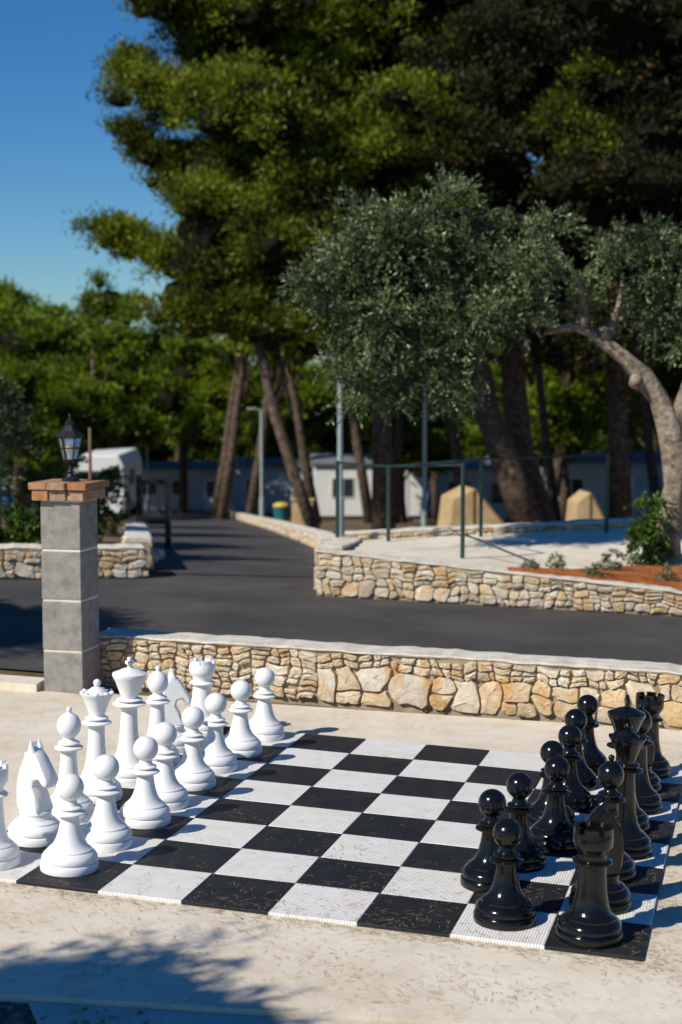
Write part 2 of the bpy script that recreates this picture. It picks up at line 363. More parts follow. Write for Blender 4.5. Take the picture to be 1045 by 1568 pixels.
def wall(name,p0,p1,h0,h1,th,k,zf=gz,big=.2,small=.075,cap=.03,ends=(False,False),back=True,bigfrac=.58,proud=.03,capover=.006):
    p0=np.array(p0,float);p1=np.array(p1,float); d=p1-p0; L=np.linalg.norm(d); d/=L; nv=np.array([d[1],-d[0]])
    par=empty(name); mb=MB(); ns=max(2,int(L/.07))
    vs=[];fs=[]
    for i in range(ns+1):
        t=i/ns; q=p0+d*L*t; h=h0+(h1-h0)*t
        for (o,zz) in ((0,-.1),(0,h),(-th,h),(-th,-.1)):
            x,y=q+nv*o; vs.append((x,y,zf(x,y)+zz))
    for i in range(ns):
        for a in range(4): fs.append((i*4+a,(i+1)*4+a,(i+1)*4+(a+1)%4,i*4+(a+1)%4))
    fs.append((0,1,2,3)); fs.append((ns*4+3,ns*4+2,ns*4+1,ns*4))
    mb.add(vs,fs); mb.obj(name+"_core",[M_mortar],parent=par)
    mb=MB(); stone_face(mb,tuple(p0),tuple(p1),nv,h0,h1,zf,k,big,small,proud,bigfrac=bigfrac)
    if back: stone_face(mb,tuple(p1-nv*th),tuple(p0-nv*th),-nv,h1,h0,zf,k+3,big,small,proud,bigfrac=.55)
    if ends[0]: stone_face(mb,tuple(p0-nv*th),tuple(p0),-d,h0,h0,zf,k+5,big,small,proud)
    if ends[1]: stone_face(mb,tuple(p1),tuple(p1-nv*th),d,h1,h1,zf,k+7,big,small,proud)
    mb.obj(name+"_stones",[M_stone],parent=par,smooth=True,angle=32)
    if cap>0:
        mb=MB(); vs=[];fs=[]; sv=0;sf=0
        for i in range(ns+1):
            if random.random()<.35: sv=random.uniform(-.006,.007); sf=random.uniform(-.012,.014)
            t=i/ns; q=p0+d*(L*t); h=h0+(h1-h0)*t; of=capover+.012+sf+random.uniform(-.004,.004); ob=th+capover+random.uniform(-.012,.012)
            zt=h+cap+sv+random.uniform(-.003,.003); 
            for (o,zz) in ((of-.008,h+.001),(of+.004,zt-.008),(of-.012,zt),(-th*.5,zt+random.uniform(-.004,.006)),(-ob+.012,zt),(-ob,zt-.01),(-ob,h+.001)):
                x,y=q+nv*o; vs.append((x,y,zf(x,y)+zz))
        for i in range(ns):
            for a in range(7): fs.append((i*7+a,(i+1)*7+a,(i+1)*7+(a+1)%7,i*7+(a+1)%7))
        fs.append(tuple(range(7))); fs.append(tuple(ns*7+a for a in range(7))[::-1])
        mb.add(vs,fs); mb.obj(name+"_cap",[M_cap],parent=par)
    return par
wall("dry_stone_wall",(-1.64,wy(-1.64)),(5.2,wy(5.2)),.322,.345,.26,1,big=.2,small=.06,cap=.016,bigfrac=lambda t:.05 if t<.16 else (.72 if t<.55 else .6))
def tz(x): return .43-.062*(min(x,4)+.23)
wall("retaining_wall",(-.23,14.45),(3.1,13.70),tz(-.23)-.03,tz(3.1)-.03,.25,9,big=.15,small=.09,cap=.018,back=False,bigfrac=.5)
wall("retaining_wall",(3.1,13.70),(7.5,12.8),tz(3.1)-.03,tz(3.1)-.03,.25,12,big=.15,small=.09,cap=.018,back=False,bigfrac=.5)
def terr(x,y):
    yf=14.5-.225*(x+.23); t=max(0,min(1,(y-yf)/(17.5-yf)))
    a=gz(x,14)+tz(x)-.03; b=.17+.045*min(x,5)
    return a+(b-a)*t
wall("retaining_wall",(.0,17.6),(-.23,14.72),terr(0,17.5)+.02,tz(-.23)-.02,.25,15,zf=lambda x,y:gz(x,min(y,16)),big=.15,small=.09,cap=.02,back=False)
wall("low_wall",(.05,17.55),(8.5,17.75),.12,.12,.25,19,zf=lambda x,y:terr(x,17.5)-.06,big=.12,small=.08,cap=.03,back=False)
mb=MB(); xs=[-.2,1,2,3,4,5,6,7,8.5]; tt=[0,.2,.4,.6,.8,1]
vs=[]
for t in tt:
    for x in xs:
        y=(14.55-.225*(x+.23))*(1-t)+17.6*t; vs.append((x,y,terr(x,y)))
nx=len(xs); fs=[(j*nx+i,j*nx+i+1,(j+1)*nx+i+1,(j+1)*nx+i) for j in range(5) for i in range(nx-1)]
mb.add(vs,fs)
bk=[(x,17.83,terr(x,17.6)) for x in xs]+[(x,17.83,gz(x,18)-.2) for x in xs]
mb.add(bk,[(i,i+1,nx+i+1,nx+i) for i in range(nx-1)])
mb.obj("terrace_paving",[M_pad])
mb=MB(); vs=[];n=14
for i in range(n+1):
    t=i/n; x=1.55+t*5.0; y0=14.5-.225*(x+.23)+.02; y1=y0+.15+1.3*min(1,t*3.2)
    for k in range(7):
        y=y0+(y1-y0)*k/6; vs.append((x,y,terr(x,y)+.01+(.04*math.sin(k/6*math.pi)*random.uniform(.4,1.4))))
mb.add(vs,[(i*7+k,(i+1)*7+k,(i+1)*7+k+1,i*7+k+1) for i in range(n) for k in range(6)]); mb.obj("planting_bed",[M_red],smooth=True)
wall("left_wall",(-6.5,14.2),(-1.98,15.35),.30,.27,.3,23,big=.16,small=.09,cap=.03,ends=(False,True))
wall("roadside_wall",(-1.98,15.8),(-3.1,24),.3,.35,.25,27,zf=gz,big=.18,small=.1,cap=.04)
seg=[(-.2,17.9),(-.40,25),(-1.72,40),(-3.8,60),(-6.4,85)]
wall("roadside_kerb",seg[1],seg[0],.22,.26,.25,30,big=.2,small=.1,cap=.05)
for i in (1,2,3): wall("roadside_kerb",seg[i+1],seg[i],.22,.22,.25,31+i,big=.3,small=.2,cap=.05)

# ------------------------------------------------------------------ pillar + lantern
PC=np.array([-1.93,9.84]); pw=.275
pil=empty("block_pillar")
cx,cy=PC+U*pw/2+Vv*pw/2; zb=gz(cx,cy)
mb=MB(); z=zb-.03
Mz=Matrix.Rotation(TH,3,'Z')
for i in range(4):
    h=[.27,.33,.325,.32][i]+(.03 if i==0 else 0)
    mb.box((cx+random.uniform(-.003,.003),cy,z+h/2),(pw,pw,h-.014),0,TH+random.uniform(-.012,.012)); 
    mb.box((cx,cy,z+h-.001),(pw-.006,pw-.006,.018),1,TH); z+=h
o=mb.obj("blocks",[M_blk,M_pad],parent=pil); bv=o.modifiers.new("b",'BEVEL'); bv.width=.005; bv.segments=2
mb=MB()
for (hh,ww,lst) in ((.07,.355,((-.12,0),(0.0,0),(.12,0))),(.05,.395,((-.135,0),(0,0),(.135,0)))):
    for (ox,oy) in lst:
        q=Mz@Vector((ox,random.uniform(-.008,.008),0)); mb.box((cx+q.x,cy+q.y,z+hh/2),(ww/3-.006,ww-random.uniform(0,.02),hh-.004),0,TH+random.uniform(-.02,.02))
    z+=hh
o=mb.obj("brick_cap",[M_brick],parent=pil); bv=o.modifiers.new("b",'BEVEL'); bv.width=.006; bv.segments=2
ptop=z
lan=empty("lantern",(cx+.01,cy,ptop)); lan.scale=(.92,.92,.92)
mb=MB()
mb.lathe([(0,0),(.062,0),(.062,.012),(.05,.02),(.03,.03),(.018,.05),(.024,.065),(.014,.08),(.011,.11),(.02,.122),(.028,.13),(.05,.138),(.055,.146),(0,.147)],20)
for k in range(6):
    a=2*math.pi*k/6; b_=2*math.pi*(k+1)/6
    mb.tube([(.05*math.cos(a),.05*math.sin(a),.145),(.088*math.cos(a),.088*math.sin(a),.31)],[.005,.005],6)
    for (rr,zz) in ((.05,.148),(.088,.31),(.07,.232)):
        mb.tube([(rr*math.cos(a),rr*math.sin(a),zz),(rr*math.cos(b_),rr*math.sin(b_),zz)],[.0045,.0045],6)
mb.lathe([(.1,.308),(.102,.318),(.06,.352),(.035,.385),(.03,.39),(.03,.405),(.036,.41),(.012,.425),(.008,.45),(.012,.457),(0.001,.475)],6)
mb.obj("ironwork",[M_iron],parent=lan)
mb=MB(); mb.lathe([(.046,.15),(.084,.306)],6); mb.obj("glass",[M_glass],parent=lan)
mb=MB(); mb.lathe([(.014,.148),(.014,.19),(.02,.2),(.03,.225),(.026,.25),(.012,.265),(.001,.268)],16); mb.obj("bulb",[M_bulb],parent=lan,smooth=True)

# ------------------------------------------------------------------ chessboard
mb=MB(); t=.014
for i in range(8):
    for j in range(8):
        black=(i+j)%2==1
        e=.0015; cs=[]
        for (a,b) in ((i+e/S,j+e/S),(i+1-e/S,j+e/S),(i+1-e/S,j+1-e/S),(i+e/S,j+1-e/S)):
            cs.append((a*S,b*S))
        dz=[random.uniform(-.001,.0015) for _ in range(4)]
        vs=[(x,y,0.001) for x,y in cs]+[(x,y,t-.002) for x,y in cs]+[(x+(.002 if k in(0,3) else -.002),y+(.002 if k<2 else -.002),t+dz[k]) for k,(x,y) in enumerate(cs)]
        fs=[(8,9,10,11)]+[(k,(k+1)%4,4+(k+1)%4,4+k) for k in range(4)]+[(4+k,4+(k+1)%4,8+(k+1)%4,8+k) for k in range(4)]
        mb.add(vs,fs,1 if black else 0)
tilt=Matrix.Rotation(.0247,4,'Y')
board=mb.obj("chessboard_mat",[M_tw,M_tb])
board.matrix_world=Matrix.Translation((B0[0],B0[1],gz(B0[0],B0[1])))@tilt@Matrix.Rotation(TH,4,'Z')

# ------------------------------------------------------------------ chess pieces
def arc(r,c,a0,a1,n,sx=1,sz=1): return [(max(.0005,r*math.cos(R(a0+(a1-a0)*i/n))*sx),c+r*math.sin(R(a0+(a1-a0)*i/n))*sz) for i in range(n+1)]
def base(Rb,top=.1):
    return [(.001,0),(Rb-.004,0),(Rb,.003),(Rb+.001,.012),(Rb,.030),(Rb-.003,.035),(Rb-.010,.037),(Rb-.0115,.040),(Rb-.005,.045),(Rb-.004,.054),(Rb-.009,.066),(Rb-.019,.077),(Rb-.028,.083),(Rb-.0285,.088),(Rb-.034,.092),(Rb-.040,.0975)]
def collar(r,z,w,h):
    return [(r,z),(r+w*.6,z+h*.12),(r+w,z+h*.35),(r+w,z+h*.55),(r+w*.6,z+h*.85),(r,z+h)]
def piece(kind):
    mb=MB()
    if kind=='pawn':
        p=base(.121)+[(.070,.108),(.058,.13),(.049,.158),(.042,.19),(.038,.222)]+collar(.038,.230,.028,.024)+collar(.036,.256,.016,.016)+[(.032,.280),(.028,.292)]+arc(.058,.347,-62,90,16)
        mb.lathe(p)
    elif kind=='bishop':
        p=base(.124)+[(.07,.11),(.058,.14),(.048,.18),(.042,.23),(.038,.285),(.037,.315)]+collar(.037,.322,.03,.022)+collar(.035,.346,.016,.018)+[(.028,.372),(.026,.382)]+arc(.056,.435,-60,78,14,1,1.1)+[(.008,.50)]+arc(.014,.51,-50,90,8)
        mb.lathe(p)
    elif kind=='rook':
        p=base(.126)+[(.078,.105),(.068,.135),(.06,.18),(.055,.235),(.053,.28)]+collar(.053,.288,.022,.02)+[(.052,.312),(.056,.33),(.068,.35),(.074,.358),(.075,.37),(.075,.408),(.074,.41),(.054,.41),(.052,.385),(.001,.383)]
        mb.lathe(p)
        for k in range(6):
            a0=2*math.pi*k/6; a1=a0+2*math.pi/6*.72; vs=[]
            for i in range(6):
                a=a0+(a1-a0)*i/5
                for (r,z) in ((.0545,.4),(.0745,.4),(.0745,.430),(.0545,.430)): vs.append((r*math.cos(a),r*math.sin(a),z))
            fs=[(i*4+b,i*4+(b+1)%4,(i+1)*4+(b+1)%4,(i+1)*4+b) for i in range(5) for b in range(4)]+[(3,2,1,0),(20,21,22,23)]
            mb.add(vs,fs)
    elif kind=='queen':
        p=base(.128)+[(.074,.11),(.06,.145),(.05,.19),(.044,.25),(.04,.32),(.039,.36)]+collar(.039,.366,.034,.022)+collar(.037,.39,.02,.018)+[(.036,.412),(.046,.44),(.062,.485),(.076,.51),(.081,.516),(.082,.524),(.07,.526),(.058,.522),(.042,.535),(.026,.548),(.012,.553)]+arc(.019,.57,-50,90,8)
        mb.lathe(p)
        for k in range(9):
            a=2*math.pi*k/9; mb.lathe([(.001,-.004),(.011,0),(.012,.006),(.008,.012),(.001,.014)],10,0,(.073*math.cos(a),.073*math.sin(a),.52))
    elif kind=='king':
        p=base(.13)+[(.076,.11),(.062,.15),(.052,.2),(.046,.26),(.042,.33),(.041,.38)]+collar(.041,.386,.045,.022)+collar(.039,.41,.028,.018)+[(.042,.432),(.053,.46),(.072,.51),(.084,.532),(.088,.54),(.088,.552),(.08,.556),(.062,.563),(.04,.574),(.018,.58),(.012,.582),(.001,.583)]
        mb.lathe(p); mb.box((0,0,.605),(.018,.018,.06)); mb.box((0,0,.61),(.018,.05,.017))
    elif kind=='knight':
        mb.lathe(base(.124)+[(.076,.1),(.07,.112),(.068,.122),(.072,.126),(.07,.136),(.06,.14),(.001,.142)])
        out=[(-.058,.13),(-.074,.17),(-.080,.23),(-.075,.29),(-.060,.34),(-.040,.38),(-.026,.40),(-.018,.44),(.004,.415),(.028,.400),(.050,.372),(.076,.33),(.100,.293),(.104,.268),(.088,.25),(.066,.26),(.046,.28),(.028,.273),(.022,.25),(.04,.215),(.056,.175),(.058,.13)]
        n=len(out); vs=[]
        sl=[(-.050,.62),(-.045,.82),(-.030,.95),(0,1.0),(.030,.95),(.045,.82),(.050,.62)]
        arr=np.array(out); nn=[]
        for i in range(n):
            t=arr[(i+1)%n]-arr[i-1]; t/=np.linalg.norm(t); nn.append((-t[1],t[0]))
        nn=np.array(nn)
        for (yy,sc) in sl:
            off=(1-sc)*.045
            for i in range(n):
                zf=min(1,max(0,(arr[i][1]-.13)/.3)); wy_=yy*(1.15-.45*zf)
                q=arr[i]+nn[i]*(-off)
                vs.append((q[0],wy_,q[1]))
        fs=[(l*n+i,l*n+(i+1)%n,(l+1)*n+(i+1)%n,(l+1)*n+i) for l in range(6) for i in range(n)]
        fs.append(tuple(range(n))); fs.append(tuple(6*n+i for i in range(n))[::-1])
        mb.add(vs,fs)
        for sgn in (-1,1):
            mb.tube([(.010,sgn*.024,.385),(-.002,sgn*.028,.42),(-.008,sgn*.026,.452)],[.014,.012,.002],8)
            mb.lathe([(.001,-.009),(.007,-.006),(.009,0),(.007,.006),(.001,.009)],10,0,(.042,sgn*.034,.338))
        for k in range(7):
            zz=.2+k*.030; xx=-.078+max(0,(zz-.27))*.3
            mb.box((xx,0,zz),(.016,.03,.022),0,rot=Matrix.Rotation(R(20),3,'Y'))
    return mb
cache={}
def place(kind,color,u,v,rz=0,du=0,dv=0):
    key=(kind,color)
    if key not in cache:
        o=piece(kind).obj(f"{color}_chess_{kind}",[M_white if color=='white' else M_black],smooth=True,link=False,angle=38)
        cache[key]=o.data; 
    o=bpy.data.objects.new(f"{color}_chess_{kind}",cache[key]); col.objects.link(o)
    x,y=bp(u+du,v+dv)
    o.matrix_world=Matrix.Translation((x,y,gz(x,y)+.0135))@tilt@Matrix.Rotation(TH+rz,4,'Z')
    return o
order=['rook','knight','bishop','queen','king','bishop','knight','rook']
jj=lambda a=.06:random.uniform(-a,a)
for r,k in enumerate(order):
    place(k,'white',[.42,.50,.46,.42,.46,.47,.35,.42][r],r+[.46,.46,.46,.4,.4,.42,.3,.4][r],(jj(.4) if k!='knight' else (-.25 if r<3 else .5)))
    place('pawn','white',[1.37,1.39,1.47,1.40,1.40,1.38,1.42,1.44][r],r+[.60,.56,.6,.42,.45,.42,.42,.5][r])
    place(k,'black',7.42,r+.44,math.pi+(jj(.3) if k!='knight' else .5) ,jj(),jj())
bpw=[(6.48,.60),(6.12,1.70),(6.3,2.55),(6.62,3.5),(6.45,4.3),(6.55,5.3),(6.5,6.35),(6.55,7.4)]
for (u,v) in bpw: place('pawn','black',u,v)

def needles_at(items,lw=.0022):
    Q=[]
    for (x,y,a,L) in items:
        rel=np.array([x,y])-B0; u=rel@U/S; v=rel@Vv/S
        z=gz(x,y)+(.0175 if (-.02<u<8.02 and -.02<v<8.02) else .003)
        d=np.array([math.cos(a),math.sin(a),0]); s=np.array([-d[1],d[0],0])*lw; p=np.array([x,y,z]); b_=s*random.uniform(-3,3); e=np.array([0,0,.002])
        Q.append([p-d*L/2-s/2,p+b_-s/2+e,p+d*L/2,p+b_+s/2+e])
    return np.array(Q)
it=[]
def litter(n,box,clus):
    cl=[(random.uniform(box[0],box[1]),random.uniform(box[2],box[3])) for _ in range(clus)]
    for i in range(n):
        if random.random()<.6:
            a=random.choice(cl); x=a[0]+random.gauss(0,.09); y=a[1]+random.gauss(0,.06)
        else: x=random.uniform(box[0],box[1]); y=random.uniform(box[2],box[3])
        if y>wy(x)-.05: continue
        it.append((x,y,random.uniform(0,math.pi),random.uniform(.02,.06)))
litter(1900,(-1.7,1.9,5.0,6.4),50); litter(1100,(-1.6,2.2,6,9.6),26); litter(500,(1.2,2.2,5.2,7.5),12); litter(500,(-1.8,-.4,4.6,5.4),10)
for i in range(1100):
    u=random.uniform(-.3,8.1); v=-abs(random.gauss(0,.12))-.02
    if random.random()<.3: u=8.03+abs(random.gauss(0,.15)); v=random.uniform(-.2,8)
    x,y=bp(u,v); it.append((x,y,random.gauss(TH,.5),random.uniform(.02,.06)))
for i in range(500):
    x=random.uniform(-1.6,3); it.append((x,wy(x)-.05-abs(random.gauss(0,.05)),random.uniform(0,3.14),random.uniform(.02,.06)))
quads_obj("pine_needle_litter",needles_at(it),[M_straw])
mb=MB()
for i in range(260):
    x=random.uniform(-1.9,-.6);y=random.uniform(4.2,4.95); r=random.uniform(.004,.018)
    mb.lathe([(.001,-r*.5),(r*random.uniform(.7,1),-r*.2),(r,r*.1),(r*.6,r*.5),(.001,r*.6)],6,0,(x,y,gz(x,y)-.018))
mb.obj("gravel",[m_island("gravel_mat",[(0,(.2,.16,.12)),(.5,(.36,.31,.25)),(1,(.5,.45,.38))],20)])

# ------------------------------------------------------------------ olive tree
ol=empty("olive_tree"); Y=15.5; mb=MB()
T=lambda *a:[(x-.06,Y+dy,z) for x,z,dy in a]
mb.tube(T((3.30,.05,0),(3.33,.2,0),(3.36,.4,0),(3.40,.65,.02),(3.43,.95,0),(3.42,1.3,-.03),(3.36,1.6,0),(3.24,1.85,.02),(3.08,2.07,0),(2.9,2.25,-.03),(2.72,2.38,0),(2.56,2.50,.03),(2.42,2.56,0),(2.25,2.54,-.02),(2.09,2.50,0)),[.24,.18,.145,.13,.12,.12,.12,.095,.1,.07,.068,.055,.055,.04,.03],14,0,True,.15)
mb.tube(T((2.5,2.53,0),(2.50,2.75,.02),(2.38,3.0,-.3),(2.2,3.24,-.42),(2.0,3.33,-.45),(1.8,3.3,-.4)),[.05,.035,.026,.02,.016,.010],8,0,True,.08)
mb.tube(T((2.2,2.53,0),(1.9,2.72,.1),(1.57,2.8,.15),(1.2,2.95,.1),(.84,3.05,0),(.4,3.15,0),(.1,3.1,.1)),[.04,.036,.032,.026,.022,.016,.01],8,0,True,.08)
mb.tube(T((1.9,2.71,.1),(1.5,2.5,-.1),(1.1,2.35,-.2),(.8,2.3,-.2),(.4,2.3,-.1)),[.032,.028,.02,.016,.01],8,0,True,.08)
mb.tube(T((1.2,2.95,.1),(1.0,3.3,.2),(.9,3.6,.2)),[.026,.018,.01],8)
mb.tube(T((3.4,1.5,0),(3.55,1.9,.05),(3.68,2.3,.1),(3.72,2.8,.05),(3.6,3.2,0)),[.11,.085,.065,.04,.02],10,0,True,.08)
mb.tube(T((2.72,2.40,0),(2.85,2.75,.1),(2.9,3.1,.1)),[.04,.028,.012],8)
mb.tube(T((3.05,2.09,0),(2.98,1.98,-.13)),[.07,.06],10); mb.tube(T((2.72,2.4,0),(2.66,2.55,-.1)),[.05,.04],8)
mb.obj("trunk",[M_obark],smooth=True,parent=ol)
lob=[(.45,3.5,.44),(1.04,3.62,.40),(0,3.05,.38),(.64,2.89,.56),(1.3,3.22,.46),(.25,2.43,.38),(.9,2.3,.44),(.12,1.95,.22),(1.1,2.0,.25),(1.83,3.12,.3),(2.16,3.55,.22),(1.72,3.46,.25),(2.88,3.2,.3),(2.52,2.92,.16),(3.2,2.75,.26),(3.5,3.1,.34),(1.83,2.66,.22),(-.28,2.96,.2),(1.3,2.7,.34),(3.55,2.3,.2),(.5,1.9,.18),(.62,3.2,.42),(.3,2.8,.36),(3.1,3.35,.2)]
lob=[(x,Y+random.uniform(-.3,.3),z,r) for x,z,r in lob]
quads_obj("foliage",olive_lobes(lob,560,17,.055,.017),[M_olive],parent=ol)
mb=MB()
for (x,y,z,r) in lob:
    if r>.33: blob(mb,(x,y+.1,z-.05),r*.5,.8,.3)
mb.obj("crown_shade_core",[M_core],parent=ol)
def small_olive(name,x,y,h,lobes,tw=220,mat=None,L=.055,core=.0):
    e=empty(name); mb=MB(); z0=gz(x,y)
    mb.tube([(x,y,z0-.05),(x+.05,y+.03,z0+h*.2),(x-.03,y,z0+h*.42),(x+.06,y+.02,z0+h*.6)],[.17,.12,.1,.08],10,0,True,.08)
    for (lx,ly,lz,r) in lobes[:6]: mb.tube([(x,y,z0+h*.45),((x+lx)/2,(y+ly)/2,z0+(h*.45+lz)/2+.1),(lx,ly,z0+lz)],[.06,.04,.01],6)
    mb.obj("trunk",[M_obark],smooth=True,parent=e)
    quads_obj("foliage",olive_lobes([(a,b,z0+c,r) for a,b,c,r in lobes],tw,14,L,.018),[mat or M_olive],parent=e)
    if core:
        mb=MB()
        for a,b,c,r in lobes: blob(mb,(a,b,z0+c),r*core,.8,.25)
        mb.obj("crown_shade_core",[M_core],parent=e)
small_olive("olive_tree",-5.1,1.4,3.2,[(-4.25,2.2,3.0,.6),(-3.75,2.7,2.95,.36),(-4.85,1.9,3.2,.6),(-5.3,1.2,3.0,.6),(-3.3,2.55,2.9,.24),(-4.5,1.4,3.2,.6),(-4.1,1.5,2.8,.5)],tw=600,core=.9)
small_olive("olive_tree",-6.8,9.4,4.0,[(-6.0,9.6,3.4,.7),(-6.8,10.2,3.6,.8),(-7.4,9.2,3.5,.8),(-6.4,8.8,3.8,.7),(-5.7,10.4,3.3,.5),(-6.8,9.5,4.1,.7)],tw=260,core=.6)
small_olive("olive_tree",-5.6,21,3.2,[(-5.0,21,1.6,.7),(-5.3,21,2.3,.6),(-5.9,20.6,1.9,.8),(-5.4,21.3,.9,.6),(-4.8,20.8,.8,.4)],tw=300,L=.07,core=.4)

def shrub(name,x,y,z,r,h,n=60,mat=None,L=.05,W=.018):
    lob=[(x+random.uniform(-.4,.4)*r,y+random.uniform(-.4,.4)*r,z+h*t,r*random.uniform(.6,.9)) for t in np.linspace(.2,.8,max(2,int(h/r)+1))]
    return quads_obj(name,olive_lobes(lob,n/(r/.5)**2/len(lob)*1.0,14,L,W,.2),[mat or M_shrub])
shrub("green_shrub",3.02,15.1,terr(3,15.1),.2,.66,330,None,.05,.022)
for (x,y,r) in ((2.05,14.45,.09),(2.62,14.6,.1),(3.0,14.2,.08),(1.75,14.3,.06),(3.6,14.2,.1),(2.35,14.15,.07)): shrub("lavender_plant",x,y,terr(x,y),r,r*1.6,45,M_olive,.05,.008)
for (x,y,r,h) in ((-4.0,15.7,.35,.6),(-3.4,15.9,.3,.5),(-4.6,15.9,.4,.8)): shrub("green_shrub",x,y,gz(x,y),r,h,420,None,.06,.03)
for (x,y,r,h) in ((-3.9,22,.5,1.0),(-4.1,25,.6,1.4),(-5.2,33,.7,1.2)): shrub("green_shrub",x,y,gz(x,y),r,h,420,M_shrub,.09,.04)

# ------------------------------------------------------------------ pines
def pine(name,trunks,lobes,mat,shaded=None,**k):
    e=empty(name); mb=MB()
    for pts,rad in trunks: mb.tube(pts,rad,10,0,True,.08)
    for (x,y,z,r) in lobes+(shaded or []):
        if r<1: continue
        a=min((Vector(p) for t in trunks for p in t[0][1:]),key=lambda q:(q-Vector((x,y,z-1.5))).length)
        mid=(a+Vector((x,y,z)))/2+Vector((random.uniform(-.4,.4),random.uniform(-.4,.4),random.uniform(-.5,.1)))
        mb.tube([a,mid,(x,y,z)],[.14,.09,.04],6,0,True,.1)
    mb.obj("trunk",[M_bark],smooth=True,parent=e)
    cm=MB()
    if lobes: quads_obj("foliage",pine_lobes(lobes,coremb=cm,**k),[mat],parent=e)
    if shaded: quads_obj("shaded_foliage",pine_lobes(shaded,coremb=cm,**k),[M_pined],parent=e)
    cm.obj("crown_shade_core",[M_core],parent=e)
def g(x,y): return gz(x,y)-.1
lobA=[(-4.9,44,12.6,1.6),(-2.7,45,12.2,2.6),(-4.9,44,9.9,1.3),(-2.3,43,9.0,2.3),(-5.0,44.5,8.0,.9),(-3.3,43,5.9,1.8),(-4.0,43,4.1,1.4),(-1,43,5.4,2.2),(-1.9,43,3.3,1.3),(-6.6,44,6.0,.5),(-6.0,44,5.7,.5),(-5.3,43.6,5.3,.5),(-2.6,43.5,3.8,1.2),(-3.6,46,14.8,2.0),(-.8,46,15,2.6),(-3.7,44,7.6,1.3),(-.9,43.5,7.6,1.6),(-5.9,44,10.6,.5),(-5.8,44,8.7,.45),(-.6,44.5,11.0,1.5)]
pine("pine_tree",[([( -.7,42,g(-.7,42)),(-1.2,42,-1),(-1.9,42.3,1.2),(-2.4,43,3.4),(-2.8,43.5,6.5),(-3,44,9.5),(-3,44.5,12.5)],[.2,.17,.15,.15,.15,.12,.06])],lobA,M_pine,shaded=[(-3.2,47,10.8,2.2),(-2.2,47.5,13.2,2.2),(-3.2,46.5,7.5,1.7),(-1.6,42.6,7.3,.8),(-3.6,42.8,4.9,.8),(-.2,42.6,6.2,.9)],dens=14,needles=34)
lobB=[(.9,46,12.2,2.8),(3.6,47,12.4,2.0),(.9,45,8.4,2.5),(1.9,44.5,4.9,2.2),(.4,44,3.0,1.3),(3.4,45,3.4,1.6),(2.2,47,14.8,2.8),(2.6,45,6.6,1.5),(6.2,44.0,9.2,.9),(6.9,43.8,8.3,.7),(7.0,43.6,10.2,.5)]
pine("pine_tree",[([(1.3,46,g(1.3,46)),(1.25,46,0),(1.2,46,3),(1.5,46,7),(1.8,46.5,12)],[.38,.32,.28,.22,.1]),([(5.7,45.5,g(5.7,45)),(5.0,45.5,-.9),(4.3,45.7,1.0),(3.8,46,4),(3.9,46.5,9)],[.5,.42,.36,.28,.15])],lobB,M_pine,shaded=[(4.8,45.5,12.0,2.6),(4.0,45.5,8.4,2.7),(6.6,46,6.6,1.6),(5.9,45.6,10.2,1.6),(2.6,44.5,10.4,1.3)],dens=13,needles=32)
lobC=[(8.2,44.5,11.8,3.3),(7.8,45,8.0,3.1),(6.6,46.5,3.6,1.8),(9.4,45,4.4,2.2),(11.5,46,9.5,3.4),(12.0,46,5.0,2.8),(6.5,48,10,2.8),(7.5,46,14.5,3),(3.5,49,6,2.6),(.0,50,5.5,2.4),(0.5,50,9.5,2.8),(4.5,50,10,3.0),(8,49,5.5,2.6),(11,45,13,3),(3.5,49,13,3),(11.2,45,11,2.6),(-.5,50,13,3),(4.6,49,15.6,2.6),(0.5,49,15.6,2.4),(9.9,45,6.9,1.8),(10.4,47,8.4,2.4),(10.8,48,6.2,2.4)]
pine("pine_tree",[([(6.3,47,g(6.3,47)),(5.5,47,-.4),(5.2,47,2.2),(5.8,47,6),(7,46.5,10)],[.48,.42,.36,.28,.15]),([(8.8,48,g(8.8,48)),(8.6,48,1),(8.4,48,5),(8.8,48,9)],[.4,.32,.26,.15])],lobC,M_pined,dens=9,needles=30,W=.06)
for (x,y,hh) in ((-7.9,15,4.9),(-8.8,20.5,5.2),(-10.2,27.5,5.6),(-12.5,36,6.5)):
    pine("pine_tree",[([(x,y,g(x,y)),(x+.2,y,hh*.5),(x+.3,y,hh)],[.22,.18,.1])],[(x+.5,y,hh,1.0),(x-.4,y+.7,hh+.2,.9),(x+.2,y-.6,hh-.4,.8)],M_pine,dens=8,needles=24,W=.08)
def forest_pine(i,tall=False):
    lobes=[]; H=(12 if tall else 9)+i*.8
    for k in range(7 if tall else 9):
        a=random.uniform(0,6.28); rr=random.uniform(.5,2.6); zz=random.uniform(.68 if tall else .42,.95)*H; lobes.append((rr*math.cos(a)*(1.15-zz/H*.5)+(1.2 if tall else 0),rr*math.sin(a)*(1.15-zz/H*.5),zz,random.uniform(1.1,1.7)))
    cm=MB()
    V=pine_lobes(lobes,dens=6,needles=20,L=.34,W=.11,spread=.24,coremb=cm,kid=.9)
    f=quads_obj("crown",V,[M_forest],link=False)
    c=cm.obj("shade_core",[M_core],link=False)
    le=1.2 if tall else 0
    mb=MB(); mb.tube([(-le*.6,0,-.3),(-le*.3+.2,0,H*.25),(le*.3-.1,.1,H*.5),(le,0,H*.85)],[.26,.21,.17,.08],8,0,True,.08)
    for (x,y,z,r) in lobes: mb.tube([(le*.4,0,z*.6),((x+le*.5)*.5,y*.5,z*.82),(x,y,z)],[.09,.06,.02],5)
    t=mb.obj("stem",[M_bark],smooth=True,link=False)
    return f.data,t.data,c.data
var=[forest_pine(i) for i in range(4)]; vart=[forest_pine(i,True) for i in range(3)]
forest=empty("pine_forest")
